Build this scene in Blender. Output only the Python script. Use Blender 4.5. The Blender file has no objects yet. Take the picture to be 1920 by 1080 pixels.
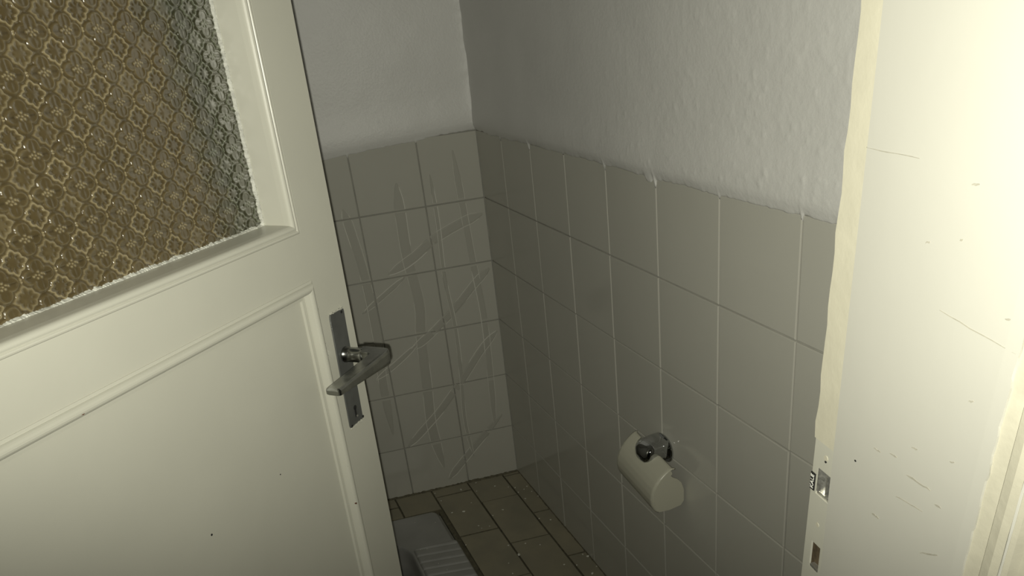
import bpy, bmesh, math, random
import numpy as np
from mathutils import Matrix, Vector, Quaternion
random.seed(7); rng = np.random.default_rng(11)
sc = bpy.context.scene
COL = sc.collection

# ------------------------------------------------------------------ camera
CAM = Vector((-0.43170, -2.33974, 1.49816))
RX = Vector((0.96548376, -0.23747777, -0.10698327))
UY = Vector((0.19794737, 0.40203828, 0.89396983))
FW = Vector((0.16928659, 0.88429041, -0.43516953))
cd = bpy.data.cameras.new('camera'); cam = bpy.data.objects.new('camera', cd); COL.objects.link(cam)
cam.matrix_world = Matrix(((RX.x, UY.x, -FW.x, CAM.x), (RX.y, UY.y, -FW.y, CAM.y), (RX.z, UY.z, -FW.z, CAM.z), (0, 0, 0, 1)))
cd.sensor_width = 36; cd.lens = 36 * 1451.82 / 1920; cd.shift_y = 180 / 1920; cd.clip_start = 0.02
sc.camera = cam
# ------------------------------------------------------------------ world, flash, exposure
w = bpy.data.worlds.new('World'); sc.world = w; w.use_nodes = True
w.node_tree.nodes['Background'].inputs[0].default_value = (0.9, 1.0, 0.85, 1)
w.node_tree.nodes['Background'].inputs[1].default_value = 0.002
ld = bpy.data.lights.new('phone_flash', 'SPOT'); lo = bpy.data.objects.new('phone_flash', ld); COL.objects.link(lo)
lo.location = CAM - RX * 0.0045 - UY * 0.0105 + FW * 0.004
AIM = Vector((0.262, 0.948, -0.179)).normalized()
lo.rotation_euler = (AIM.to_track_quat('-Z', 'Y') @ Quaternion((0, 0, 1), -0.12)).to_euler(); lo.scale = (2.3, 1, 1)   # the flash lens throws a wide flat beam
ld.energy = 42.0; ld.color = (1.0, 0.985, 0.84); ld.spot_size = math.radians(86); ld.spot_blend = 1.0; ld.shadow_soft_size = 0.0025
sc.view_settings.view_transform = 'Standard'; sc.view_settings.look = 'None'
sc.view_settings.gamma = 1; sc.view_settings.use_curve_mapping = False; sc.view_settings.exposure = 0.0

# ------------------------------------------------------------------ materials
def mat(name, col, rough=0.5, metal=0.0, var=0.0, vscale=8.0, bump=0.0, bscale=60.0, spec=0.5, trans=0.0, coat=0.0, col2=None, rvar=0.0):
    m = bpy.data.materials.new(name); m.use_nodes = True
    nt = m.node_tree; b = nt.nodes['Principled BSDF']
    b.inputs['Base Color'].default_value = (*col, 1); b.inputs['Roughness'].default_value = rough
    b.inputs['Metallic'].default_value = metal; b.inputs['Specular IOR Level'].default_value = spec
    b.inputs['Transmission Weight'].default_value = trans; b.inputs['Coat Weight'].default_value = coat
    geo = nt.nodes.new('ShaderNodeNewGeometry')
    if var or col2:
        n = nt.nodes.new('ShaderNodeTexNoise'); n.inputs['Scale'].default_value = vscale; n.inputs['Detail'].default_value = 6
        nt.links.new(geo.outputs['Position'], n.inputs['Vector'])
        r = nt.nodes.new('ShaderNodeValToRGB'); r.color_ramp.elements[0].position = 0.32; r.color_ramp.elements[1].position = 0.68
        c2 = col2 if col2 else tuple(c * (1 - var) for c in col)
        r.color_ramp.elements[0].color = (*c2, 1); r.color_ramp.elements[1].color = (*col, 1)
        nt.links.new(n.outputs['Fac'], r.inputs['Fac']); nt.links.new(r.outputs['Color'], b.inputs['Base Color'])
        if rvar:
            mr = nt.nodes.new('ShaderNodeMapRange'); mr.inputs['To Min'].default_value = rough - rvar; mr.inputs['To Max'].default_value = rough + rvar
            nt.links.new(n.outputs['Fac'], mr.inputs['Value']); nt.links.new(mr.outputs['Result'], b.inputs['Roughness'])
    if bump:
        n2 = nt.nodes.new('ShaderNodeTexNoise'); n2.inputs['Scale'].default_value = bscale; n2.inputs['Detail'].default_value = 4
        nt.links.new(geo.outputs['Position'], n2.inputs['Vector'])
        bp = nt.nodes.new('ShaderNodeBump'); bp.inputs['Strength'].default_value = bump; bp.inputs['Distance'].default_value = 0.002
        nt.links.new(n2.outputs['Fac'], bp.inputs['Height']); nt.links.new(bp.outputs['Normal'], b.inputs['Normal'])
    return m
M = {
 'plaster': mat('white_wall_paint', (0.745, 0.74, 0.715), 0.42, var=0.06, vscale=5, bump=0.25, bscale=160),
 'tile': mat('grey_glazed_tile', (0.545, 0.537, 0.48), 0.11, var=0.05, vscale=3, bump=0.03, bscale=22),
 'grout': mat('tile_grout', (0.40, 0.395, 0.355), 0.9, var=0.2, vscale=30),
 'light_edge': mat('painted_light_line', (0.70, 0.69, 0.63), 0.6, spec=0.15),  # bright edges of the cast light pattern, as colour
 'band': mat('painted_shade_band', (0.455, 0.447, 0.397), 0.6, spec=0.15),  # dark bands of the cast light pattern, as colour
 'cream': mat('cream_gloss_paint', (0.52, 0.513, 0.445), 0.33, var=0.05, vscale=7, bump=0.10, bscale=40),
 'cream_old': mat('yellowed_cream_paint', (0.55, 0.525, 0.42), 0.5, var=0.06, vscale=30, bump=0.22, bscale=70),
 'casing': mat('grimy_cream_paint', (0.45, 0.43, 0.345), 0.55, var=0.10, vscale=40, bump=0.3, bscale=80),
 'jamb': mat('white_jamb_paint', (0.465, 0.458, 0.412), 0.45, var=0.04, vscale=5, bump=0.08, bscale=30),
 'putty': mat('glazing_putty', (0.62, 0.62, 0.56), 0.6, var=0.35, vscale=150, bump=0.8, bscale=200),
 'steel': mat('worn_aluminium', (0.36, 0.365, 0.345), 0.22, metal=1.0, var=0.25, vscale=60, bump=0.05, bscale=120, rvar=0.1),
 'plate': mat('dull_steel_plate', (0.15, 0.155, 0.15), 0.42, metal=0.5, var=0.22, vscale=45, rvar=0.1),
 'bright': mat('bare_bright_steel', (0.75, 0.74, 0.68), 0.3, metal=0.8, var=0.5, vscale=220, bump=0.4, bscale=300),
 'chrome': mat('polished_chrome', (0.50, 0.51, 0.52), 0.06, metal=1.0),
 'black': mat('black_void', (0.01, 0.01, 0.01), 0.8),
 'rust': mat('rusty_nail', (0.10, 0.035, 0.015), 0.8),
 'white_ink': mat('white_ink', (0.8, 0.8, 0.75), 0.6),
 'wood': mat('bare_brown_wood', (0.125, 0.092, 0.052), 0.8, var=0.5, vscale=80, bump=0.5, bscale=120),
 'plastic': mat('ivory_plastic', (0.47, 0.46, 0.375), 0.28),
 'floor': mat('stone_floor_tile', (0.36, 0.325, 0.235), 0.45, col2=(0.28, 0.262, 0.20), vscale=9, bump=0.25, bscale=60, rvar=0.08),
 'mortar': mat('dark_mortar', (0.17, 0.155, 0.105), 0.9, var=0.4, vscale=70, bump=0.6, bscale=150),
 'pan': mat('stained_grey_porcelain', (0.40, 0.40, 0.385), 0.38, var=0.14, vscale=14, bump=0.05, bscale=60),
 'tile_edge': mat('tile_edge_glaze', (0.47, 0.46, 0.41), 0.55, spec=0.2),
 'chip': mat('plaster_chip', (0.78, 0.77, 0.70), 0.8),
 'mark': mat('grey_scuff', (0.385, 0.37, 0.31), 0.6, var=0.2, vscale=200),
}
# amber patterned glass: glints painted along the pressed pattern (attribute), see-through tone painted in toward the stile
def glass_mat():
    m = bpy.data.materials.new('amber_pressed_glass'); m.use_nodes = True
    nt = m.node_tree; b = nt.nodes['Principled BSDF']
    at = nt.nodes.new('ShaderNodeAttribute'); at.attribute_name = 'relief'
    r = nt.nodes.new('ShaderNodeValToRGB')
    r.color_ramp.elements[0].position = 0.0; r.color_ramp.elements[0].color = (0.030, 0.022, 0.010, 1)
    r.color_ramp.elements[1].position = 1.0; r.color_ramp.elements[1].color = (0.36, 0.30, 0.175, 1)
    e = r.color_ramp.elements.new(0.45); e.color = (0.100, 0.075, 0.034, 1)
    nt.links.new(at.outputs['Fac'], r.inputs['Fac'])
    g = nt.nodes.new('ShaderNodeAttribute'); g.attribute_name = 'see_through'
    mx = nt.nodes.new('ShaderNodeMix'); mx.data_type = 'RGBA'; mx.blend_type = 'MULTIPLY'
    mx.inputs['B'].default_value = (0.50, 0.66, 0.80, 1)
    nt.links.new(g.outputs['Fac'], mx.inputs['Factor']); nt.links.new(r.outputs['Color'], mx.inputs['A'])
    nt.links.new(mx.outputs['Result'], b.inputs['Base Color'])
    b.inputs['Roughness'].default_value = 0.23; b.inputs['Transmission Weight'].default_value = 0.2
    b.inputs['Specular IOR Level'].default_value = 0.3
    return m
M['glass'] = glass_mat()

# ------------------------------------------------------------------ helpers
def link(name, me, m, parent=None, smooth=False):
    if m: me.materials.append(M[m])
    if smooth: me.polygons.foreach_set('use_smooth', [True] * len(me.polygons))
    o = bpy.data.objects.new(name, me); COL.objects.link(o)
    if parent is not None: o.parent = parent
    return o
def mesh(name, verts, faces):
    me = bpy.data.meshes.new(name); me.from_pydata([tuple(v) for v in verts], [], faces)
    bm = bmesh.new(); bm.from_mesh(me); bmesh.ops.recalc_face_normals(bm, faces=bm.faces); bm.to_mesh(me); bm.free()
    return me
def empty(name, loc=(0, 0, 0), mtx=None):
    o = bpy.data.objects.new(name, None); COL.objects.link(o); o.empty_display_size = 0.05
    if mtx is not None: o.matrix_world = mtx
    else: o.location = loc
    return o
def tag(o, label=None, cat=None, group=None, kind=None):
    for k, v in (('label', label), ('category', cat), ('group', group), ('kind', kind)):
        if v: o[k] = v
    return o
BOXF = [(0, 1, 2, 3), (7, 6, 5, 4), (0, 4, 5, 1), (1, 5, 6, 2), (2, 6, 7, 3), (3, 7, 4, 0)]
def boxv(x0, x1, y0, y1, z0, z1):
    return [(x0, y0, z0), (x1, y0, z0), (x1, y1, z0), (x0, y1, z0), (x0, y0, z1), (x1, y0, z1), (x1, y1, z1), (x0, y1, z1)]
class MB:
    def __init__(s): s.v = []; s.f = []
    def add(s, vs, fs):
        k = len(s.v); s.v += [tuple(p) for p in vs]; s.f += [tuple(i + k for i in f) for f in fs]; return s
    def box(s, *a): return s.add(boxv(*a), BOXF)
    def prism(s, bot, top):
        n = len(bot); return s.add(list(bot) + list(top), [tuple(range(n))[::-1], tuple(range(n, 2 * n))] + [(i, (i + 1) % n, n + (i + 1) % n, n + i) for i in range(n)])
    def loft(s, rings, cap=True):
        n = len(rings[0]); vs = [p for r in rings for p in r]; fs = []
        for j in range(len(rings) - 1):
            for i in range(n): fs.append((j * n + i, j * n + (i + 1) % n, (j + 1) * n + (i + 1) % n, (j + 1) * n + i))
        if cap: fs += [tuple(range(n))[::-1], tuple(range((len(rings) - 1) * n, len(rings) * n))]
        return s.add(vs, fs)
    def build(s, name, m, parent=None, bevel=0, seg=2, smooth=False, fn=None):
        if fn: s.v = [fn(*p) for p in s.v]
        me = mesh(name, s.v, s.f)
        if bevel:
            bm = bmesh.new(); bm.from_mesh(me)
            es = [e for e in bm.edges if len(e.link_faces) == 2 and e.calc_face_angle(0) > 0.6]
            bmesh.ops.bevel(bm, geom=es, offset=bevel, segments=seg, affect='EDGES', clamp_overlap=True); bm.to_mesh(me); bm.free()
        o = link(name, me, m, parent, smooth)
        return o
def noise2(x, y, cell, seed):
    r = np.random.default_rng(seed).random((256, 256))
    u = x / cell + 57.3; v = y / cell + 91.7
    i = np.floor(u).astype(int); j = np.floor(v).astype(int); a = u - i; b = v - j
    a = a * a * (3 - 2 * a); b = b * b * (3 - 2 * b)
    g = lambda p, q: r[p % 256, q % 256]
    return (g(i, j) * (1 - a) + g(i + 1, j) * a) * (1 - b) + (g(i, j + 1) * (1 - a) + g(i + 1, j + 1) * a) * b - 0.5
def grid_mesh(name, P, attrs=None):
    nu, nv = P.shape[:2]
    me = bpy.data.meshes.new(name)
    idx = np.arange(nu * nv).reshape(nu, nv)
    q = np.stack([idx[:-1, :-1], idx[1:, :-1], idx[1:, 1:], idx[:-1, 1:]], -1).reshape(-1, 4)
    me.vertices.add(nu * nv); me.vertices.foreach_set('co', P.reshape(-1).astype(np.float32))
    me.loops.add(q.size); me.loops.foreach_set('vertex_index', q.reshape(-1).astype(np.int32))
    me.polygons.add(len(q)); me.polygons.foreach_set('loop_start', np.arange(0, q.size, 4, dtype=np.int32)); me.polygons.foreach_set('loop_total', np.full(len(q), 4, dtype=np.int32))
    me.update(calc_edges=True)
    me.polygons.foreach_set('use_smooth', np.ones(len(q), bool))
    for k, a in (attrs or {}).items():
        me.attributes.new(k, 'FLOAT', 'POINT').data.foreach_set('value', a.reshape(-1).astype(np.float32))
    return me

# ------------------------------------------------------------------ room frames
TH = 0.15339
T = Vector((math.sin(TH), -math.cos(TH), 0)); NR = Vector((-math.cos(TH), -math.sin(TH), 0))   # along the right wall toward the camera, out of it into the room
ROW = [1.187, 0.9878, 0.7878, 0.5878, 0.3878, 0.1878, 0.0]
XB = [0, -0.1818, -0.3823, -0.5828, -0.7833, -0.98]
SR = [0.0] + [0.19203 + 0.19656 * k for k in range(9)]
SR = [s for s in SR if s < 1.83] + [1.845]
def frame(origin, ex, ez, en): return Matrix(((ex.x, ez.x, en.x, origin[0]), (ex.y, ez.y, en.y, origin[1]), (ex.z, ez.z, en.z, origin[2]), (0, 0, 0, 1)))
FR = frame((0, 0, 0), T, Vector((0, 0, 1)), NR)                     # local (along, up, out)
FB = frame((0, 0, 0), Vector((-1, 0, 0)), Vector((0, 0, 1)), Vector((0, -1, 0)))
TT = 0.0032                                                         # tile face sits on the wall plane, the bed lies TT behind it
G = 0.0013
tile_cache = {}
def tile_mesh(wd, ht):
    k = (round(wd, 4), round(ht, 4))
    if k in tile_cache: return tile_cache[k]
    a, b = wd / 2 - G, ht / 2 - G; c = 0.0016
    rings = [[(-a, -b, -TT), (a, -b, -TT), (a, b, -TT), (-a, b, -TT)], [(-a, -b, -c), (a, -b, -c), (a, b, -c), (-a, b, -c)],
             [(-a + .0006, -b + .0006, -c * .35), (a - .0006, -b + .0006, -c * .35), (a - .0006, b - .0006, -c * .35), (-a + .0006, b - .0006, -c * .35)],
             [(-a + c, -b + c, 0), (a - c, -b + c, 0), (a - c, b - c, 0), (-a + c, b - c, 0)]]
    me = mesh('tile', *(lambda m: (m.v, m.f))(MB().loft(rings))); me.materials.append(M['tile']); me.materials.append(M['tile_edge'])
    for q in me.polygons: q.material_index = 1 if abs(q.normal.z) < .95 else 0
    tile_cache[k] = me; return me
def tile_wall(root, cols, order=1):
    for i in range(len(cols) - 1):
        for j in range(6):
            wd = abs(cols[i + 1] - cols[i]); ht = ROW[j] - ROW[j + 1]
            o = bpy.data.objects.new('tile', tile_mesh(wd, ht)); COL.objects.link(o); o.parent = root
            o.location = ((abs(cols[i]) + abs(cols[i + 1])) / 2, (ROW[j] + ROW[j + 1]) / 2, random.uniform(-.0003, .0004))
            o.rotation_euler = (random.gauss(0, .0022), random.gauss(0, .0022), random.gauss(0, .0008))
def wall(name, F, length, cols, edge, seed, lump):
    root = empty(name, mtx=F); tag(root, kind='structure')
    MB().box(0, length, 0, 2.5, -0.08, -TT).build('tile_bed', 'grout', root)
    tile_wall(root, cols)
    # rough plaster above the tiles: a relief sheet whose lower lip rolls over the tile tops
    us = np.arange(0, length + 1e-6, 0.0025); us[-1] = length
    vs = np.concatenate([[0, 0.0005, 0.0025, 0.006, 0.011, 0.018], np.arange(0.024, 0.56, 0.0035), np.arange(0.57, 1.32, 0.05)])
    U, V = np.meshgrid(us, vs, indexing='ij')
    e0 = np.interp(us, [p[0] for p in edge], [p[1] for p in edge]) - .0042
    e = e0 + 0.005 * noise2(us, us * 0 + seed, 0.03, seed) + 0.0028 * noise2(us, us * 0, 0.009, seed + 1)
    for k, c in enumerate(cols[1:-1]):                                # paint run into the top of each joint
        e -= (0.005 + 0.012 * ((k * 7 + seed) % 3) / 2) * np.exp(-((us - abs(c)) / 0.0019) ** 4)
    if lump: e -= 0.012 * np.exp(-((us - 0.955) / 0.012) ** 4)
    Z = e0[:, None] + V + (e - e0)[:, None] * np.exp(-V / 0.006)
    rough = np.clip((U - 0.15) / 1.2, 0.15, 1) if lump else 0.25 + 0 * U
    H = 0.0035 * noise2(U, Z, 0.22, seed + 2) + 0.0007 * noise2(U, Z, 0.05, seed + 3)
    n = noise2(U, Z, 0.013, seed + 4) + 0.6 * noise2(U, Z, 0.007, seed + 5)
    H += rough * (0.00045 * n + 0.0022 * np.clip(n - 0.33, 0, 1) * np.clip(1.3 - V / 0.3, .25, 1))
    H += 0.0065 * np.exp(-((V - 0.035) / 0.05) ** 2)                  # swollen band where the coat meets the tiles
    H += 0.006 * np.exp(-U / 0.012) * (0.6 + 0.8 * noise2(Z, U * 0, 0.02, seed + 6))
    lip = np.clip(V / 0.018, 0, 1) ** 0.6
    H = 0.0004 + (H + 0.0022) * lip
    H[:, 0] = -0.0006
    o = link('plaster', grid_mesh('plaster', np.stack([U, Z, H], -1)), 'plaster', root)
    return root
wb = wall('wall_back', FB, 1.0, [abs(x) for x in XB], [(0, 1.192), (0.11, 1.190), (0.20, 1.183), (0.40, 1.172), (0.47, 1.168), (1, 1.165)], 21, False)
def fillet(name, root, m, length, base, jag, n, seed):
    nz_ = np.random.default_rng(seed); rg = []
    for k in range(n + 1):
        t = length * k / n; a = base + jag * nz_.random(); b = base + jag * nz_.random()
        rg.append([root(t, -.001, -.001), root(t, a, -.001), root(t, a * .45, b * .45), root(t, -.001, b)])
    return rg
wr = wall('wall_right', FR, 1.845, SR, [(0, 1.190), (0.2, 1.186), (0.6, 1.189), (1.0, 1.186), (1.4, 1.189), (1.9, 1.186)], 31, True)

gb = MB().loft(fillet('', lambda t, a, b: (a, t, b), '', 1.185, .0022, .0012, 60, 3)); gb.build('corner_grout', 'grout', wb)
gb = MB().loft(fillet('', lambda t, a, b: (t, a, b), '', .98, .003, .0045, 160, 4)); gb.build('floor_fillet', 'mortar', wb)
gb = MB().loft(fillet('', lambda t, a, b: (t, a, b), '', 1.84, .002, .0025, 200, 5)); gb.build('floor_fillet', 'mortar', wr)

# light pattern cast on the back wall, painted as dark and pale tile ribbons
def ribbon(mb, pts, half, z, n=26):
    P = [Vector((p[0], p[1], 0)) for p in pts]; Q = []
    for i in range(len(P) - 1):
        p0 = P[max(i - 1, 0)]; p1 = P[i]; p2 = P[i + 1]; p3 = P[min(i + 2, len(P) - 1)]
        for k in range(n):
            t = k / n; Q.append(0.5 * ((2 * p1) + (p2 - p0) * t + (2 * p0 - 5 * p1 + 4 * p2 - p3) * t * t + (3 * p1 - p0 - 3 * p2 + p3) * t ** 3))
    Q.append(P[-1]); L = []; R = []; run = []
    def flush():
        if len(run) > 1: mb.loft([[(L[i].x, L[i].y, z - .0012), (L[i].x * .8 + R[i].x * .2, L[i].y * .8 + R[i].y * .2, z), (L[i].x * .2 + R[i].x * .8, L[i].y * .2 + R[i].y * .8, z), (R[i].x, R[i].y, z - .0012)] for i in run])
        run.clear()
    for i, p in enumerate(Q):
        d = (Q[min(i + 1, len(Q) - 1)] - Q[max(i - 1, 0)]).normalized(); nn = Vector((-d.y, d.x, 0))
        taper = min(1, 0.25 + 2.0 * min(i, len(Q) - 1 - i) / n) if half < 0.003 else min(1, .15 + 1.6 * min(i, len(Q) - 1 - i) / n)
        L.append(p + nn * half * taper); R.append(p - nn * half * taper)
        if min(abs(p.y - zr) for zr in ROW) < .0030 or min(abs(p.x + xr) for xr in XB) < .0026: flush()
        else: run.append(i)
    flush(); return L, R
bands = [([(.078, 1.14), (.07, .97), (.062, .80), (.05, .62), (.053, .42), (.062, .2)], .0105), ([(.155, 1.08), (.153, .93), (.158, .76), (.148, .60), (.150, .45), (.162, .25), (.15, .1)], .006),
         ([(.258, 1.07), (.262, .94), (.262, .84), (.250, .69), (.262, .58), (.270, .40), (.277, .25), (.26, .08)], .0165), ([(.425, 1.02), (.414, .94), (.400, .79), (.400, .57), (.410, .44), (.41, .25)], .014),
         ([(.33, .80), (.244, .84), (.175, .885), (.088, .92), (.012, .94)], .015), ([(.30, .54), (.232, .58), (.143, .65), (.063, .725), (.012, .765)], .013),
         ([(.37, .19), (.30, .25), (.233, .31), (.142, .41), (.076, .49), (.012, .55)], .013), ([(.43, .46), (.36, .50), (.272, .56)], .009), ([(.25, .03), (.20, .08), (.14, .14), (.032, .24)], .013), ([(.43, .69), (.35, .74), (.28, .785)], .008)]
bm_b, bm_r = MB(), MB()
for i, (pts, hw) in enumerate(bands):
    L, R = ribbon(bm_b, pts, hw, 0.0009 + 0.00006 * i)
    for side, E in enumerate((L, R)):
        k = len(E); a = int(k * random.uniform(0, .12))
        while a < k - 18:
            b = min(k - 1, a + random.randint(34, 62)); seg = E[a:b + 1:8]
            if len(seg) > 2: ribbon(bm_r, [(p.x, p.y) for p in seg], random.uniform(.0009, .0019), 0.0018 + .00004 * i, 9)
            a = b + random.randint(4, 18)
tag(bm_b.build('shade_band', 'band', wb), kind='stuff')
tag(bm_r.build('light_line', 'light_edge', wb), kind='stuff')

# ------------------------------------------------------------------ other walls, ceiling
wl = MB().box(-1.06, -0.985, -1.80, 0.02, 0, 2.5).build('wall_left', 'plaster'); tag(wl, kind='structure')
ce = MB().box(-1.06, 0.6, -2.0, 0.08, 2.5, 2.6).build('ceiling', 'plaster'); tag(ce, kind='structure')
fw = MB()
fw.box(0.0, 0.75, -2.02, -1.835, 0, 2.5); fw.box(-1.6, -0.925, -2.02, -1.835, 0, 2.5); fw.box(-0.925, 0.0, -2.02, -1.835, 2.12, 2.5)
tag(fw.build('wall_front', 'plaster'), kind='structure')

# ------------------------------------------------------------------ floor: sheared stone tiles on mortar
fl = empty('floor'); tag(fl, kind='structure')
KX = -0.158                                                        # x drifts with y along the right wall
def shp(xp, y, z): return (xp + KX * y, y, z)
PAN = (-0.845, -0.334, -0.76, -0.136)                              # x' range, y range of the toilet pan
mo = MB()
for (a, b, c, d) in ((-1.1, PAN[0], -1.9, 0.03), (PAN[1], 0.03, -1.9, 0.03), (PAN[0], PAN[1], PAN[3], 0.03), (PAN[0], PAN[1], -1.9, PAN[2])):
    mo.prism([shp(a, c, -.16), shp(b, c, -.16), shp(b, d, -.16), shp(a, d, -.16)], [shp(a, c, -.004), shp(b, c, -.004), shp(b, d, -.004), shp(a, d, -.004)])
mo.box(-1.8, 1.2, -3.4, -1.9, -.12, -.004)
mo.build('mortar', 'mortar', fl)
def floor_tile(x0, x1, y0, y1):
    g = .0012; x0 += g; x1 -= g; y0 += g; y1 -= g
    if x1 - x0 < .012 or y1 - y0 < .012: return
    cx, cy = (x0 + x1) / 2, (y0 + y1) / 2; dz = random.uniform(-.0012, .0008); c = .0019
    f = lambda x, y, z: (x + KX * y - (cx + KX * cy), y - cy, z)
    rings = [[f(x, y, z) for x, y in ((x0 + i, y0 + i), (x1 - i, y0 + i), (x1 - i, y1 - i), (x0 + i, y1 - i))] for z, i in ((-.012, 0), (-.0025, 0), (-.0006, c * .4), (0, c))]
    o = MB().loft(rings).build('tile', 'floor', fl); o.data.materials.append(M['mortar'])
    for q in o.data.polygons: q.material_index = 1 if q.normal.z < .97 else 0
    o.location = (cx + KX * cy, cy, dz)
    o.rotation_euler = (random.gauss(0, .006), random.gauss(0, .006), 0)
cols = [(-.060, .004, -.017), (-.189, -.060, -.1455), (-.320, -.189, -.0535), (-.449, -.320, -.136), (-.578, -.449, -.06), (-.707, -.578, -.136), (-.836, -.707, -.06), (-.965, -.836, -.136)]
for (x0, x1, ph) in cols:
    y = ph + .2525
    while y > -1.75:
        a, b = max(y - .2525, -1.78), min(y, 0.0)
        if b - a > .012:
            if x1 <= PAN[1] + .02 and x0 > PAN[0] - .13:
                if b > PAN[3] + .004: floor_tile(x0, x1, max(a, PAN[3] + .004), b)
                if a < PAN[2] - .004: floor_tile(x0, x1, a, min(b, PAN[2] - .004))
            else: floor_tile(x0, x1, a, b)
        y -= .2525

# ------------------------------------------------------------------ squat toilet pan
def sdrr(x, y, cx, cy, hx, hy, r):
    qx = np.abs(x - cx) - hx + r; qy = np.abs(y - cy) - hy + r
    return np.hypot(np.maximum(qx, 0), np.maximum(qy, 0)) + np.minimum(np.maximum(qx, qy), 0) - r
pan = empty('squat_toilet', (-0.589 + KX * -0.448, -0.448, 0)); tag(pan, 'grey porcelain squat toilet pan with ribbed footrest, set in the floor beside the door', 'toilet')
po = Vector(pan.location)
xs = np.linspace(PAN[0] + .009, PAN[1] - .001, 170); ys = np.linspace(PAN[2] + .004, PAN[3] - .001, 190)
X, Y = np.meshgrid(xs, ys, indexing='ij')
outer = sdrr(X, Y, -.5865, -.447, .2485, .3075, .03)
bowl = sdrr(X, Y, -.584, -.475, .098, .205, .095)
ss = lambda t: np.clip(t, 0, 1) ** 2 * (3 - 2 * np.clip(t, 0, 1))
Zp = 0.013 * ss(-outer / .014) - .02 * ss(outer / .004)
Zp += -.085 * ss(-(bowl - .002) / .05) - .045 * ss(-(bowl - .004) / .012)
def panloc(X, Y, Z): return np.stack([X + KX * Y - po.x, Y - po.y, Z], -1)
link('basin', grid_mesh('basin', panloc(X, Y, Zp)), 'pan', pan)
MB().prism([tuple(Vector(shp(a, b, -.150)) - po) for a, b in ((PAN[0], PAN[2]), (PAN[1], PAN[2]), (PAN[1], PAN[3]), (PAN[0], PAN[3]))],
           [tuple(Vector(shp(a, b, -.146)) - po) for a, b in ((PAN[0], PAN[2]), (PAN[1], PAN[2]), (PAN[1], PAN[3]), (PAN[0], PAN[3]))]).build('underside', 'mortar', pan)
for sx in (1, -1):
    xs = np.linspace(.104, .250, 44); ys = np.linspace(-.665, -.332, 170)
    Xf, Yf = np.meshgrid(xs, ys, indexing='ij')
    d = sdrr(Xf, Yf, .177, -.4985, .071, .164, .010)
    sl = Yf + 0.10 * (Xf - .17)
    ph = ((sl + .332) / .0345) % 1.0
    groove = np.exp(-((ph - .5) / .10) ** 2)
    Zf = .0125 + (.0075 - .0055 * groove) * ss(-d / .006) - .012 * ss((d + .001) / .003)
    link('footrest', grid_mesh('footrest', panloc(-.584 + sx * Xf, Yf, Zf)), 'pan', pan)

# ------------------------------------------------------------------ plaster chips on the floor and pan
CH = [(-.3083, -.0254), (-.2177, -.0387), (-.1591, -.0181), (-.1005, -.0658), (-.1674, -.0706), (-.0573, -.0896), (-.0364, -.1029), (-.0329, -.1344), (-.0099, -.1248), (.0117, -.148), (.0250, -.1837), (-.0199, -.1812), (.0044, -.1103), (-.2947, -.0809), (-.1987, -.1329), (-.232, -.174), (-.2716, -.165), (-.1065, -.2152), (-.1451, -.234), (-.2021, -.271), (-.1947, -.2886), (-.1681, -.2871), (-.0059, -.3084), (.0257, -.329), (-.2593, -.3542), (-.0819, -.4177), (-.0406, -.4398), (-.1343, -.4068), (-.1142, -.4633), (-.1532, -.4904), (.0672, -.5335), (.0787, -.5476), (.035, -.5737), (.0884, -.6001), (.0658, -.6252), (.0016, -.5574), (-.1531, -.5405)]
CP = [(-.401, -.3475), (-.3807, -.3535), (-.3373, -.4743), (-.3578, -.4371), (-.3345, -.2163), (-.3985, -.1901)]
BIG = {1: 1.7, 3: 1.4, 15: 1.7, 16: 1.4, 17: 1.3, 25: 1.2, 28: 2.3, 30: 1.2, 31: 1.8, 34: 2.0}
def chip(x, y, z, s):
    bm = bmesh.new(); bmesh.ops.create_icosphere(bm, subdivisions=1, radius=1)
    for v in bm.verts:
        k = random.uniform(.65, 1.25); v.co = Vector((v.co.x * s * 1.35 * k, v.co.y * s * k, max(v.co.z, -.5) * s * .55))
    me = bpy.data.meshes.new('plaster_chip'); bm.to_mesh(me); bm.free()
    o = link('plaster_chip', me, 'chip'); o.location = (x, y, z + s * .24); o.rotation_euler.z = random.uniform(0, 6.28)
    return o
for i, (x, y) in enumerate(CH):
    tag(chip(x, y, .0005, .0023 * BIG.get(i, 1) * random.uniform(.85, 1.15)), 'small white plaster chip lying on the brown stone floor tiles', 'debris', 'plaster chips scattered on the floor')
for (x, y) in CP:
    tag(chip(x, y, .0128 if y > -.28 else .0195, .0016), 'small white plaster chip lying on the grey squat toilet pan', 'debris', 'plaster chips on the toilet pan')

# ------------------------------------------------------------------ toilet paper holder on the right wall
tp = empty('toilet_paper_holder', mtx=FR @ Matrix.Translation((0.985, 0.545, 0)))
tag(tp, 'ivory plastic covered toilet paper holder with chrome bracket on the grey tiled right wall', 'paper holder')
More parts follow.
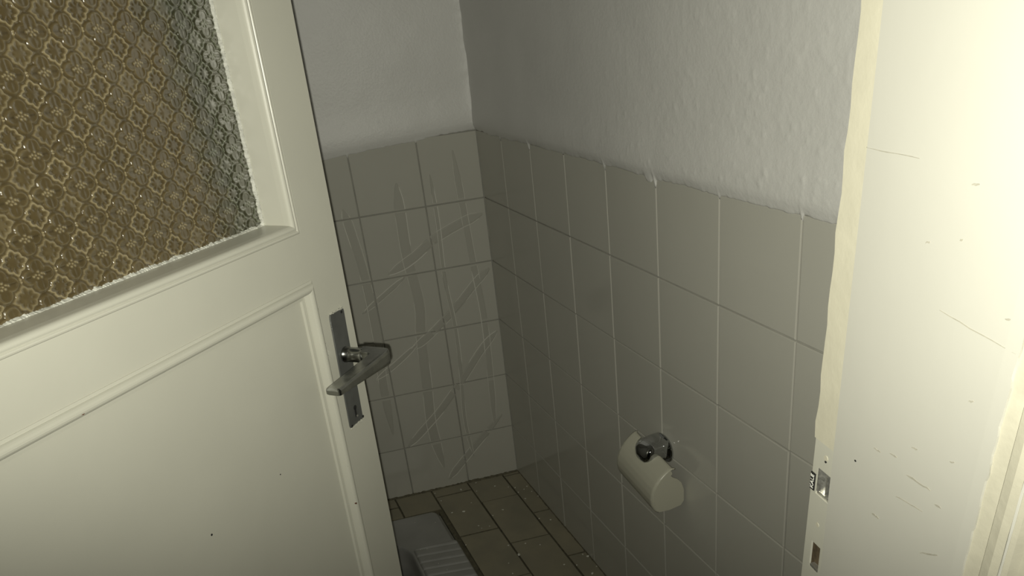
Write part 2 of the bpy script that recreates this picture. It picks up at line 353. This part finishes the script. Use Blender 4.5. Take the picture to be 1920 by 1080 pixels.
# local axes: x along the wall toward the camera, y up, z out of the wall
prof = [(.030, .000), (.036, .0005), (.044, -.003), (.053, -.009), (.062, -.0165), (.0705, -.0265), (.0770, -.038), (.0810, -.051), (.0825, -.064), (.0808, -.077), (.0765, -.088), (.0725, -.0935)]
def ztop(s): return .616 - .13 * (s - .914) - .545
S0, S1 = .916, 1.066
pl = np.array(prof); seglen = np.concatenate([[0], np.cumsum(np.hypot(*np.diff(pl, axis=0).T))])
def pat(t): return np.interp(t, seglen, pl[:, 0]), np.interp(t, seglen, pl[:, 1])
ns, ntt = 64, 40
svals = np.linspace(S0, S1, ns)
def notch(s):                                                      # depth of the cut-out in the top edge
    u = (s - .978) / .036
    return .034 * max(0.0, 1 - abs(u) ** 3.2) ** 0.55 if abs(u) < 1 else 0.0
Pn = np.zeros((ns, ntt, 3))
for i, s in enumerate(svals):
    d0 = notch(s); tt = d0 + (seglen[-1] - d0) * np.linspace(0, 1, ntt)
    off, dz = pat(tt)
    e = min(s - S0, S1 - s); rnd = .005 * (1 - min(1, e / .006)) ** 2
    Pn[i, :, 0] = s - .985; Pn[i, :, 1] = dz + ztop(s); Pn[i, :, 2] = off - rnd
sh = link('cover', grid_mesh('cover', Pn), 'plastic', tp)
md = sh.modifiers.new('solid', 'SOLIDIFY'); md.thickness = .003; md.offset = 0
def capmb(s, t):
    poly = [(.0035, -.060), (.004, -.088), (.012, -.0975), (.04, -.1), (.066, -.0968)] + [(a - .0005, b) for a, b in prof[::-1][:-1]] + [(.033, -.006), (.031, -.0115), (.036, -.015), (.030, -.021), (.020, -.028), (.010, -.040)]
    return MB().prism([(s - .985, b + ztop(s), a) for a, b in poly], [(s + t - .985, b + ztop(s), a) for a, b in poly])
capmb(S1 - .0035, .0035).build('side_cap', 'plastic', tp, bevel=.0012)
capmb(S0, .0035).build('side_cap', 'plastic', tp, bevel=.0012)
# bracket: a rounded block on a wall plate, and the rod inside the cover
def superring(cx, cy, hx, hy, z, n=28, p=3.2):
    r = []
    for k in range(n):
        a = 2 * math.pi * k / n; c, s_ = math.cos(a), math.sin(a)
        q = (abs(c) ** p + abs(s_) ** p) ** (-1 / p); r.append((cx + hx * c * q, cy + hy * s_ * q, z))
    return r
bc = (.0, .062)
MB().loft([superring(*bc, .031, .0240, .001), superring(*bc, .0305, .0235, .02), superring(bc[0], bc[1] - .001, .0300, .0225, .040), superring(bc[0], bc[1] - .003, .0290, .0210, .050), superring(bc[0], bc[1] - .005, .026, .0185, .057), superring(bc[0], bc[1] - .007, .020, .014, .062), superring(bc[0], bc[1] - .008, .010, .007, .0645)]).build('bracket', 'chrome', tp, smooth=True)
MB().loft([superring(.001, .056, .035, .031, .0002, 32, 2.4), superring(.001, .056, .035, .031, .003, 32, 2.4), superring(.001, .056, .033, .029, .0045, 32, 2.4)]).build('wall_plate', 'chrome', tp)
rod = []
for s in (S0 + .012, S1 - .012): rod.append([(s - .985, .020 - .13 * (s - .985) + .006 * math.sin(a), .040 + .006 * math.cos(a)) for a in [k * math.pi / 6 for k in range(12)]])
MB().loft(rod).build('rod', 'chrome', tp, smooth=False)
MB().box(-.012, .012, .014, .045, .032, .046).build('rod_clip', 'chrome', tp, bevel=.003)

# ------------------------------------------------------------------ the door, standing ajar
H_ = Vector((-0.58757102, -0.80872213, 0.02699672)); N_ = Vector((0.80901699, -0.58778525, 0)); Z_ = Vector((0.01586827, 0.0218408, 0.99963552)); LP = Vector((-0.46752454, -1.2713477, 1.07408107))
ZB = -1.058                                                        # door bottom in door heights, measured from the lever
org = LP + H_ * 0.31 + Z_ * ZB
DF = Matrix(((H_.x, N_.x, Z_.x, org.x), (H_.y, N_.y, Z_.y, org.y), (H_.z, N_.z, Z_.z, org.z), (0, 0, 0, 1)))
door = empty('door_1', mtx=DF); tag(door, 'cream painted wooden door with amber patterned glass, standing ajar at the left', 'door', kind='structure')
A = lambda a: a - 0.31
D = lambda a, o, z: (a - 0.31, o, z - ZB)                          # (from lever toward hinge, out toward the camera, height over lever)
AE, AH, ZT = -0.0345, 0.655, 0.94
GL, GR = 0.566, 0.0618; GB, GT = 0.2035, 0.83                       # glass sight line
def dbox(mb, a0, a1, o0, o1, z0, z1): return mb.box(A(a0), A(a1), o0, o1, z0 - ZB, z1 - ZB)
TK = -0.052
dbox(MB(), AE, 0.0405, TK, 0, ZB, ZT).build('stile', 'cream', door)
dbox(MB(), 0.585, AH, TK, 0, ZB, ZT).build('stile', 'cream', door)
dbox(MB(), 0.0405, 0.585, TK, 0, 0.1235, 0.192).build('rail', 'cream', door)
dbox(MB(), 0.0405, 0.585, TK, 0, 0.86, ZT).build('rail', 'cream', door)
dbox(MB(), 0.0405, 0.585, TK, 0, ZB, -0.88).build('rail', 'cream', door)
dbox(MB(), 0.0395, 0.586, -.026, -.0075, -0.881, 0.1245).build('panel', 'cream', door)
# mouldings: profiles across (u from the frame inward, o out) swept round rectangles with mitred corners
def rectsweep(prof, a0, a1, z0, z1, name, m, sides='brtl'):
    # prof points: (inward distance, out)
    def corner(u, o): return [(a0 + u, o, z0 + u), (a1 - u, o, z0 + u), (a1 - u, o, z1 - u), (a0 + u, o, z1 - u)]
    cs = [corner(u, o) for u, o in prof]
    for i, nm in enumerate('blTr'):
        j = (i + 1) % 4
        MB().loft([[D(*c[i]) for c in cs], [D(*c[j]) for c in cs]]).build(name, m, door, smooth=False)
def arc(n, cx, cy, rx, ry, a0, a1): return [(cx + rx * math.cos(math.radians(a0 + (a1 - a0) * k / n)), cy + ry * math.sin(math.radians(a0 + (a1 - a0) * k / n))) for k in range(n + 1)]
# around the glass: a small outer bead, then a broad convex cove falling to the pane
gp = [(-.0012, -.004), (-.0012, .0020)] + arc(5, .0016, .0020, .0028, .0032, 180, 30) + [(.0052, .0040)] + arc(8, .0073, -.0010, .0050, .0066, 110, 8) + [(.0129, -.006), (.0134, -.020), (.0138, -.0385), (.0138, -.046), (-.006, -.046)]
rectsweep(gp, 0.0480, 0.580, 0.1905, 0.845, 'glass_moulding', 'cream')
# around the lower panel: half-round bead with a flat fillet
pp = [(-.001, -.010), (-.001, .0010), (.0025, .0016)] + arc(8, .0085, .0008, .0062, .0066, 165, 10) + [(.0158, -.0012), (.0162, -.0035), (.0215, -.0040), (.0225, -.0085), (.0225, -.012)]
rectsweep(pp, 0.0400, 0.585, -0.885, 0.1235, 'panel_moulding', 'cream')
# pressed glass: quatrefoils on a square lattice, stars between them
PA, PZ = 0.03710, 0.03440
ga = np.arange(GR - .004, GL + .01, 0.00105); gz = np.arange(GB - .004, 0.62, 0.00105)
Ag, Zg = np.meshgrid(ga, gz, indexing='ij')
fa = ((Ag - .3411) / PA); fz = ((Zg - .3738) / PZ)
ia, iz = np.round(fa), np.round(fz); u, v = fa - ia, fz - iz
lob = np.minimum.reduce([np.hypot(u - .235, v), np.hypot(u + .235, v), np.hypot(u, v - .245), np.hypot(u, v + .245)]) - .225
lob = np.minimum(lob, np.hypot(u, v) - .26)
rg = lambda d, s: np.exp(-(d / s) ** 2)
h = 0.55 * np.clip(-lob / .05, 0, 1) * (0.55 + 0.45 * np.clip(np.hypot(u, v) / .45, 0, 1))
h += 0.55 * rg(lob + .045, .028) - 0.75 * rg(lob - .012, .034)
for (px, pz) in ((.0, .0), (.085, .03), (-.085, .03), (.05, -.07), (-.05, -.07), (.0, .095), (.15, .0), (-.15, .0)):
    h += 1.0 * rg(np.hypot(u - px, v - pz), .027)
h += 0.15 * rg(np.abs(u) - 0, .022) * (np.abs(v) > .15) * (np.abs(v) < .42) - 0.5 * rg(v, .026) * (np.abs(u) > .17) * (np.abs(u) < .40)
ub, vb = fa - np.floor(fa) - .5, fz - np.floor(fz) - .5
par = (np.floor(fa) + np.floor(fz)) % 2
for (px, pz) in ((.0, .48), (.0, .56)):
    du = np.abs(u) - .5
    h += 1.1 * rg(np.hypot(du, (np.abs(v) - .035)), .033)
rr = np.hypot(ub, vb); an = np.arctan2(vb, ub)
star = rr - (.235 + .055 * np.abs(np.cos(4 * an)) ** 0.7 + .05 * np.abs(np.cos(2 * an)) ** 6)
amp = np.where(par > .5, 1.0, .55)
h += amp * (0.95 * rg(star, .036) - 0.35 * np.clip(-star / .05, 0, 1) + 0.15)
h -= 0.8 * amp * rg(rr - .175, .035) * np.clip(np.cos(8 * an), 0, 1)
h += 0.25 * rg(rr, .10)
h += 0.10 * noise2(Ag, Zg, .004, 5) * 2
edge_noise = noise2(Ag, Zg, .012, 9) * .03
see_through = np.clip((.165 + .10 * np.clip((Zg - .33), -.1, .2) - Ag + edge_noise) / .055, 0, 1)  # cooler tone of the wall seen through the pane, put into the colour
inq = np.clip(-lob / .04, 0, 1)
glint_tint = .53 - .15 * inq - .26 * rg(lob - .012, .030) + .16 * rg(lob + .05, .025)
ink = amp * np.clip(-star / .05, 0, 1); glint_tint += -.12 * ink + amp * .38 * rg(star, .032) - .28 * amp * rg(rr - .175, .036) * np.clip(np.cos(8 * an), 0, 1)  # star outlines lightened in the tint, where facets would catch the flash
for (px, pz) in ((.0, .0), (.085, .03), (-.085, .03), (.05, -.07), (-.05, -.07), (.0, .095), (.15, .0), (-.15, .0)): glint_tint += .75 * rg(np.hypot(u - px, v - pz), .026)  # bead dots: flash glints put into the tint
glint_tint += .9 * rg(np.hypot(np.abs(u) - .5, np.abs(v) - .035), .03) - .2 * rg(v, .026) * (np.abs(u) > .17) * (np.abs(u) < .40)
glint_tint = np.clip(glint_tint + .10 * noise2(Ag, Zg, .02, 41) + .08 * noise2(Ag, Zg, .004, 42), 0, 1)
Pg = np.stack([Ag - .31, -.0400 + .0013 * h, Zg - ZB], -1)
pane = link('glass_pane', grid_mesh('glass_pane', Pg, {'relief': glint_tint, 'see_through': see_through}), 'glass', door)
pane['label'] = 'amber patterned glass pane pressed with quatrefoils and stars'
dbox(MB(), GR - .01, GL + .01, -.047, -.0405, 0.62, GT + .01).build('upper_glass', 'glass', door)
dbox(MB(), GR - .01, GL + .01, -.049, -.0445, GB - .01, 0.62).build('glass_backing', 'glass', door)
# crumbly putty line along the pane
pt = MB()
for axis in (0, 1):
    n = 330; L0, L1 = ((GR, GL) if axis == 0 else (GB, .62)); pr = []
    for k in range(n):
        t = L0 + (L1 - L0) * k / (n - 1); wd = .0017 + .0034 * abs(noise2(np.array([t]), np.array([axis * 3.0]), .008, 3)[0]) * 1.6 + random.uniform(0, .0012)
        hh = .0008 + random.uniform(0, .0016)
        q = [(-.0012, -.043), (-.0012, -.0360), (wd * .45, -.0378 + hh), (wd, -.0396), (wd, -.043)]
        pr.append([D(t, o, GB + uu) if axis == 0 else D(GR + uu * .9, o, t) for uu, o in q])
    pt.loft(pr)
pt.build('putty', 'putty', door)
# lock plate with its screws and keyhole
def rounded(a0, a1, z0, z1, r, n=5):
    out = []
    for cx, cz, s in ((a1 - r, z1 - r, 0), (a0 + r, z1 - r, 90), (a0 + r, z0 + r, 180), (a1 - r, z0 + r, 270)):
        out += [(cx + r * math.cos(math.radians(s + 90 * k / n)), cz + r * math.sin(math.radians(s + 90 * k / n))) for k in range(n + 1)]
    return out
pk = lambda a, z: a + .055 * 0 + (z) * -.028                         # the plate hangs slightly askew
ring = rounded(-.0150, .0198, -.1120, .0675, .006)
lp = MB().loft([[D(pk(a, z), o, z) for a, z in ring] for o in (-.001, .0012)] + [[D(pk(a * .97 + .0001, z), .0018, z * .992 - .0002) for a, z in ring]]).build('lock_plate', 'plate', door)
def disc(mb, a, z, r, o0, o1, n=12): mb.loft([[D(a + r * math.cos(2 * math.pi * k / n), o, z + r * math.sin(2 * math.pi * k / n)) for k in range(n)] for o in (o0, o1)])
for (a, z) in ((-.0098, .0615), (.0182, -.1085), (-.012, -.1075)):
    mb = MB(); disc(mb, a, z, .0021, .0012, .0022); mb.build('screw_hole', 'black', lp)
ky = MB(); disc(ky, .0030, -.0850, .0038, .0012, .00205); ky.add([D(a, o, z) for o in (.0012, .00205) for a, z in ((.0012, -.086), (.0054, -.086), (.0062, -.100), (.0018, -.100))], BOXF)
ky.build('keyhole', 'black', lp)
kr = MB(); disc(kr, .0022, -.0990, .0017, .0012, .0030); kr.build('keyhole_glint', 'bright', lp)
rag = MB()
for k in range(16):                                                # ragged paint on the plate's ends
    t = k / 15; a = .0165 - .030 * t + random.uniform(-.001, .001); r = random.uniform(.0010, .0022)
    disc(rag, pk(a, -.11) , -.1122 + random.uniform(-.0008, .0016), r, .0008, .0024 + random.uniform(0, .0006), 7)
    disc(rag, pk(a * .95 + .001, .066), .0672 + random.uniform(-.001, .0008), r * .8, .0008, .0023, 7)
rag.build('paint_crust', 'cream', lp)
# lever: round neck, then a flat bar folded back along the door
lev_n = []
for o, r in ((.0015, .0118), (.004, .0118), (.0045, .0108), (.020, .0108), (.030, .0108), (.0400, .0104)):
    lev_n.append([D(r * math.cos(2 * math.pi * k / 20), o, r * math.sin(2 * math.pi * k / 20)) for k in range(20)])
lever = MB().loft(lev_n).build('lever_handle', 'steel', door, smooth=False)
for p in lever.data.polygons: p.use_smooth = len(p.vertices) == 4
def outline():                                                     # L-shaped plan in (a, o)
    return [(.0104, .036), (.0108, .0470), (.0135, .0505), (.121, .0525), (.1235, .0545), (.1240, .0745), (.1215, .0765), (.004, .0765), (-.003, .0755), (-.0085, .0715), (-.0108, .064), (-.0106, .025)]
bar = MB(); ol = outline()
def zc(a, o, s):                                                   # half height: tall at the neck, flat bar at the grip
    k = min(1, max(0, a / .122)); base = .0106 * (1 - k) + .0050 * k
    return s * base + .0022 * k
ins = lambda p, q: (p[0] + (q[0] - p[0]) * 1, p[1] + (q[1] - p[1]) * 1)
cen = lambda a, o: (a * .97 + .02 * .03, .062 + (o - .062) * .80 if a > .02 else o)
r0 = [D(a, o, zc(a, o, -1) * .55) for a, o in ol]
bar.loft([[D(a * .985 + .0006, o + (.0035 if o < .058 else -.0035) * (1 if a > .012 else .4), zc(a, o, -1)) for a, o in ol],
          [D(a, o, zc(a, o, -1) * .5) for a, o in ol], [D(a, o, zc(a, o, 1) * .6) for a, o in ol],
          [D(a * .985 + .0006, o + (.003 if o < .058 else -.003) * (1 if a > .012 else .4), zc(a, o, 1)) for a, o in ol]])
bar.build('grip', 'steel', lever, bevel=.0006)
mb = MB()
for k in range(9): disc(mb, .1242, random.uniform(-.003, .003), .0012, .056, .057, 6)
# nail holes and specks of wear
def speck(name, a, z, r, o, m):
    mb = MB(); disc(mb, a, z, r, o - .002, o + .0004, 9); return mb.build(name, m, door)
speck('nail_hole', .4155, .1140, .0021, .0066, 'rust'); speck('nail_hole', .3060, -.1045, .0014, -.0075, 'black'); speck('nail_hole', .1745, -.1000, .0009, -.0075, 'black'); speck('nail_hole', .0525, -.222, .0013, .0068, 'rust')
wear = MB()
for k in range(34):
    if k % 2: a, z = .0395 + random.uniform(.004, .0125), random.uniform(-.30, .10); o = .0062
    else: a, z = random.uniform(.06, .45), .1235 - random.uniform(.003, .0135); o = .004
    r = random.uniform(.0003, .0009); wear.loft([[D(a + r * 1.6 * math.cos(t), oo, z + r * math.sin(t)) for t in (0, 1.26, 2.5, 3.8, 5)] for oo in (o - .006, o - .0002)])
tag(wear.build('worn_speck', 'mark', door), kind='stuff')
MB().add([D(a, o, z) for o in (-.03, -.012) for a, z in ((AE - .0008, .03), (AE + .002, .03), (AE + .002, -.13), (AE - .0008, -.13))], BOXF).build('lock_edge', 'steel', door)

# ------------------------------------------------------------------ door frame at the right
trim = empty('trim_1', (-0.04, -1.91, 0)); tag(trim, kind='structure')
to = Vector(trim.location)
ZTOP = 2.08
def lean(x, y, z, k=.045): return tuple(Vector((x, y - k * (z - 1.2), z)) - to)
def fprism(pts, name, m, z0=0.0, z1=ZTOP, nz=1, jag=None, bevel=0, smooth=False):
    # pts: (x, y at z=1.2, lean)
    rings = []
    for j in range(nz + 1):
        z = z0 + (z1 - z0) * j / nz
        rings.append([lean(x + (jag(j, i)[0] if jag else 0), y + (jag(j, i)[1] if jag else 0), z, k) for i, (x, y, k) in enumerate(pts)])
    return MB().loft(rings).build(name, m, trim, bevel=bevel, smooth=smooth)
XS, XJ = -0.0534, -0.0654
L1 = (XS, -1.8015, .0458)
# rebate (strip the door closes onto) above and below the strike plate
def wob(j, i):
    return (0, (.0009 * math.sin(j * 1.7) + random.uniform(-.0006, .0006)) if i in (0,) else 0)
fprism([L1, (XS, -1.850, .04), (0.0, -1.850, .04), (0.0, -1.806, .0458)], 'rebate', 'cream_old', 1.1165, ZTOP, 60, wob)
fprism([L1, (XS, -1.850, .04), (0.0, -1.850, .04), (0.0, -1.806, .0458)], 'rebate', 'cream_old', 0, 0.94, 30, wob)
fprism([(XS + .0075, -1.8025, .0458), (XS + .0075, -1.850, .04), (0.0, -1.850, .04), (0.0, -1.806, .0458)], 'rebate', 'wood', .94, 1.1165)
# strike plate, with its two openings
def stbox(mb, y0, y1, z0, z1, x0=XS + .0006, x1=XS + .0026): mb.prism([lean(x, y, z0, .0458) for x, y in ((x0, y0), (x1, y0), (x1, y1), (x0, y1))], [lean(x, y, z1, .0458) for x, y in ((x0, y0), (x1, y0), (x1, y1), (x0, y1))])
dy = lambda y, z: y + .0458 * (z - 1.2)
st = MB()
YL, YR = -1.8027, -1.850
latch = (-1.8105, -1.83, 1.0585, 1.0880); bolt = (-1.8130, -1.8272, .9720, 1.0035)
stbox(st, YL, YR, latch[3], 1.1160); stbox(st, YL, latch[0], latch[2], latch[3]); stbox(st, latch[1], YR, latch[2], latch[3])
stbox(st, YL, YR, bolt[3], latch[2]); stbox(st, YL, bolt[0], bolt[2], bolt[3]); stbox(st, bolt[1], YR, bolt[2], bolt[3]); stbox(st, YL, YR, .9405, bolt[2])
sp = st.build('strike_plate', 'cream', trim); sp['label'] = 'painted over strike plate with latch and bolt holes'
lw = MB(); stbox(lw, latch[0], latch[1], latch[2], latch[3], XS + .0075, XS + .02); lw.build('latch_recess', 'wood', sp)
ll = MB()
rings = []
for k in range(9):
    t = k / 8; rings.append([lean(XS + .0008 + .007 * t ** 1.6 + q * .001, latch[0] - .0005 - .0075 * t, z, .0458) for q, z in ((0, latch[2] + .0005 + .003 * (1 - t)), (0, latch[3] - .0003), (1, latch[3] - .0003), (1, latch[2] + .0005 + .003 * (1 - t)))])
ll.loft(rings); stbox(ll, latch[0] - .0105, latch[0] - .0122, latch[2] + .004, latch[3], XS + .003, XS + .0088)
stbox(ll, latch[0] - .002, latch[1], latch[2], latch[2] + .0035, XS + .002, XS + .012)
ll.build('latch_lip', 'bright', sp)
bl = MB(); stbox(bl, bolt[0], bolt[1], bolt[2], bolt[3], XS + .0058, XS + .02); bl.build('bolt_recess', 'wood', sp)
bb = MB(); stbox(bb, bolt[0] - .001, bolt[1], bolt[2], bolt[2] + .0032, XS + .0008, XS + .006); bb.build('bolt_lip', 'bright', sp)
def hexdisc(y, z, r, x0, x1, n=10): return MB().loft([[lean(x, y + r * math.cos(2 * math.pi * k / n), z + r * math.sin(2 * math.pi * k / n), .0458) for k in range(n)] for x in (x0, x1)])
hexdisc(-1.8203, 1.1035, .0028, XS + .0001, XS + .004).build('screw_head', 'cream_old', sp)
hexdisc(-1.8207, 1.1000, .0013, XS - .0001, XS + .004, 6).build('screw_gap', 'black', sp)
hexdisc(-1.8190, 1.0265, .0024, XS + .0002, XS + .004).build('screw_head', 'cream_old', sp)
# black maker's label at the plate's edge
lb = MB(); stbox(lb, -1.8022, -1.8087, 1.0602, 1.0790, XS - .0004, XS + .001); lb.build('maker_label', 'black', sp)
fc = bpy.data.curves.new('lettering', 'FONT'); fc.body = 'KALE'; fc.size = .0068; fc.extrude = .0002; fc.align_x = 'CENTER'; fc.align_y = 'CENTER'
to_ = bpy.data.objects.new('lettering_curve', fc); COL.objects.link(to_)
bpy.context.view_layer.update()
tm = bpy.data.meshes.new_from_object(to_.evaluated_get(bpy.context.evaluated_depsgraph_get())); tm.name = 'lettering'
bpy.data.objects.remove(to_)
# text x runs up (+z), text y runs toward +y (away from the camera), facing -x
c = Vector(lean(XS - .0006, -1.8054, 1.0695, .0458)); tm.transform(Matrix(((0, 0, -1, c.x), (-.0458, 1, 0, c.y), (1, 0, 0, c.z), (0, 0, 0, 1))))
link('lettering', tm, 'white_ink', sp)
# jamb board (the door stop): proud of the rebate, runs toward the camera
fprism([(XJ, -1.8428, .032), (XJ, -1.9945, .06), (0.0, -1.9945, .06), (0.0, -1.8428, .032)], 'jamb_board', 'jamb', bevel=.0018)
def ragf(j, i):
    if i == 0: return (0, .0018 * noise2(np.array([j * .01]), np.array([0.3]), .02, 17)[0] + random.uniform(-.0006, .0006))
    return (0, 0)
# paint skin that ends in a ragged edge over the casing
fprism([(XJ - .0002, -1.9972, .065), (XJ - .0004, -1.988, .06), (XJ + .003, -1.988, .06), (XJ + .003, -1.9972, .065)], 'paint_edge', 'jamb', 0, ZTOP, 300, ragf)
fprism([(XJ + .0004, -1.993, .06), (XJ + .0036, -2.0065, .06), (XJ + .0016, -2.0085, .06), (XJ + .0010, -2.0150, .06), (XJ + .003, -2.0215, .06), (XJ + .0015, -2.0235, .06), (XJ + .003, -2.0265, .06), (XJ + .008, -2.029, .06), (XJ + .009, -2.033, .06), (XJ + .012, -2.036, .06), (0.03, -2.040, .06), (0.03, -2.010, .06), (0.0, -1.993, .06)], 'casing', 'casing', smooth=False)
fprism([(XJ + .0018, -2.0208, .06), (XJ + .0006, -2.0222, .06), (XJ + .0022, -2.0236, .06), (XJ + .005, -2.022, .06)], 'casing_bead', 'jamb', 0, ZTOP, 120, lambda j, i: (0, random.uniform(-.0003, .0003)))
# scratches and dents
sc_ = MB()
def scratch(pts, w0=.0006):
    rg_ = []
    for k, (y, z) in enumerate(pts):
        ww = w0 * (.4 if k in (0, len(pts) - 1) else 1) * random.uniform(.7, 1.3)
        rg_.append([tuple(Vector((XJ - .0003, y, z + ww)) - to), tuple(Vector((XJ - .0003, y, z - ww)) - to), tuple(Vector((XJ + .001, y, z - ww)) - to), tuple(Vector((XJ + .001, y, z + ww)) - to)])
    sc_.loft(rg_)
def line(p, q, n=7, j=.0004): return [(p[0] + (q[0] - p[0]) * k / n, p[1] + (q[1] - p[1]) * k / n + random.uniform(-j, j)) for k in range(n + 1)]
scratch(line((-1.938, 1.2903), (-2.001, 1.2839)), .00028); scratch(line((-1.9287, 1.157), (-1.9533, 1.1583)), .0006); scratch(line((-1.9209, 1.133), (-1.949, 1.1369)), .0004)
scratch(line((-1.8973, 1.1013), (-1.9057, 1.1018)), .0007); scratch(line((-1.8501, 1.3826), (-1.9034, 1.3831)), .00025); scratch(line((-1.9523, 1.1023), (-1.9687, 1.1117)), .0006)
for (y, z, l) in ((-1.8952, 1.1591, .004), (-1.9129, 1.1642, .004), (-1.933, 1.1815, .003), (-1.9521, 1.3745, .003), (-1.9199, 1.3312, .002), (-1.9475, 1.3397, .0012), (-1.9911, 1.3024, .002), (-1.975, 1.24, .002), (-1.968, 1.19, .002), (-1.962, 1.15, .003)):
    scratch(line((y + l, z), (y - l, z + .001), 4), .0006)
tag(sc_.build('scratch', 'mark', trim), kind='stuff')
mb = MB(); mb.loft([[tuple(Vector((x, -1.8713 + .0012 * math.cos(t), 1.1361 + .0009 * math.sin(t))) - to) for t in (0, 1, 2, 3, 4, 5)] for x in (XJ - .0004, XJ + .001)]); mb.build('nail_hole', 'black', trim)
# paint lump near the top of the rebate
bm = bmesh.new(); bmesh.ops.create_icosphere(bm, subdivisions=2, radius=1)
for v in bm.verts: v.co = Vector((v.co.x * .0004, v.co.y * .004, v.co.z * .016)) + Vector((XS + .0005, -1.8245, 1.452)) - to
me = bpy.data.meshes.new('paint_lump'); bm.to_mesh(me); bm.free(); link('paint_lump', me, 'cream_old', trim, True)
# the rest of the frame, out of view: head and hinge-side jamb
MB().box(-.96 - to.x, -.905 - to.x, -2.04 - to.y, -1.81 - to.y, 0, ZTOP).build('hinge_jamb', 'jamb', trim)
MB().box(-.96 - to.x, 0.03 - to.x, -2.05 - to.y, -1.84 - to.y, ZTOP, ZTOP + .06).build('head', 'jamb', trim)
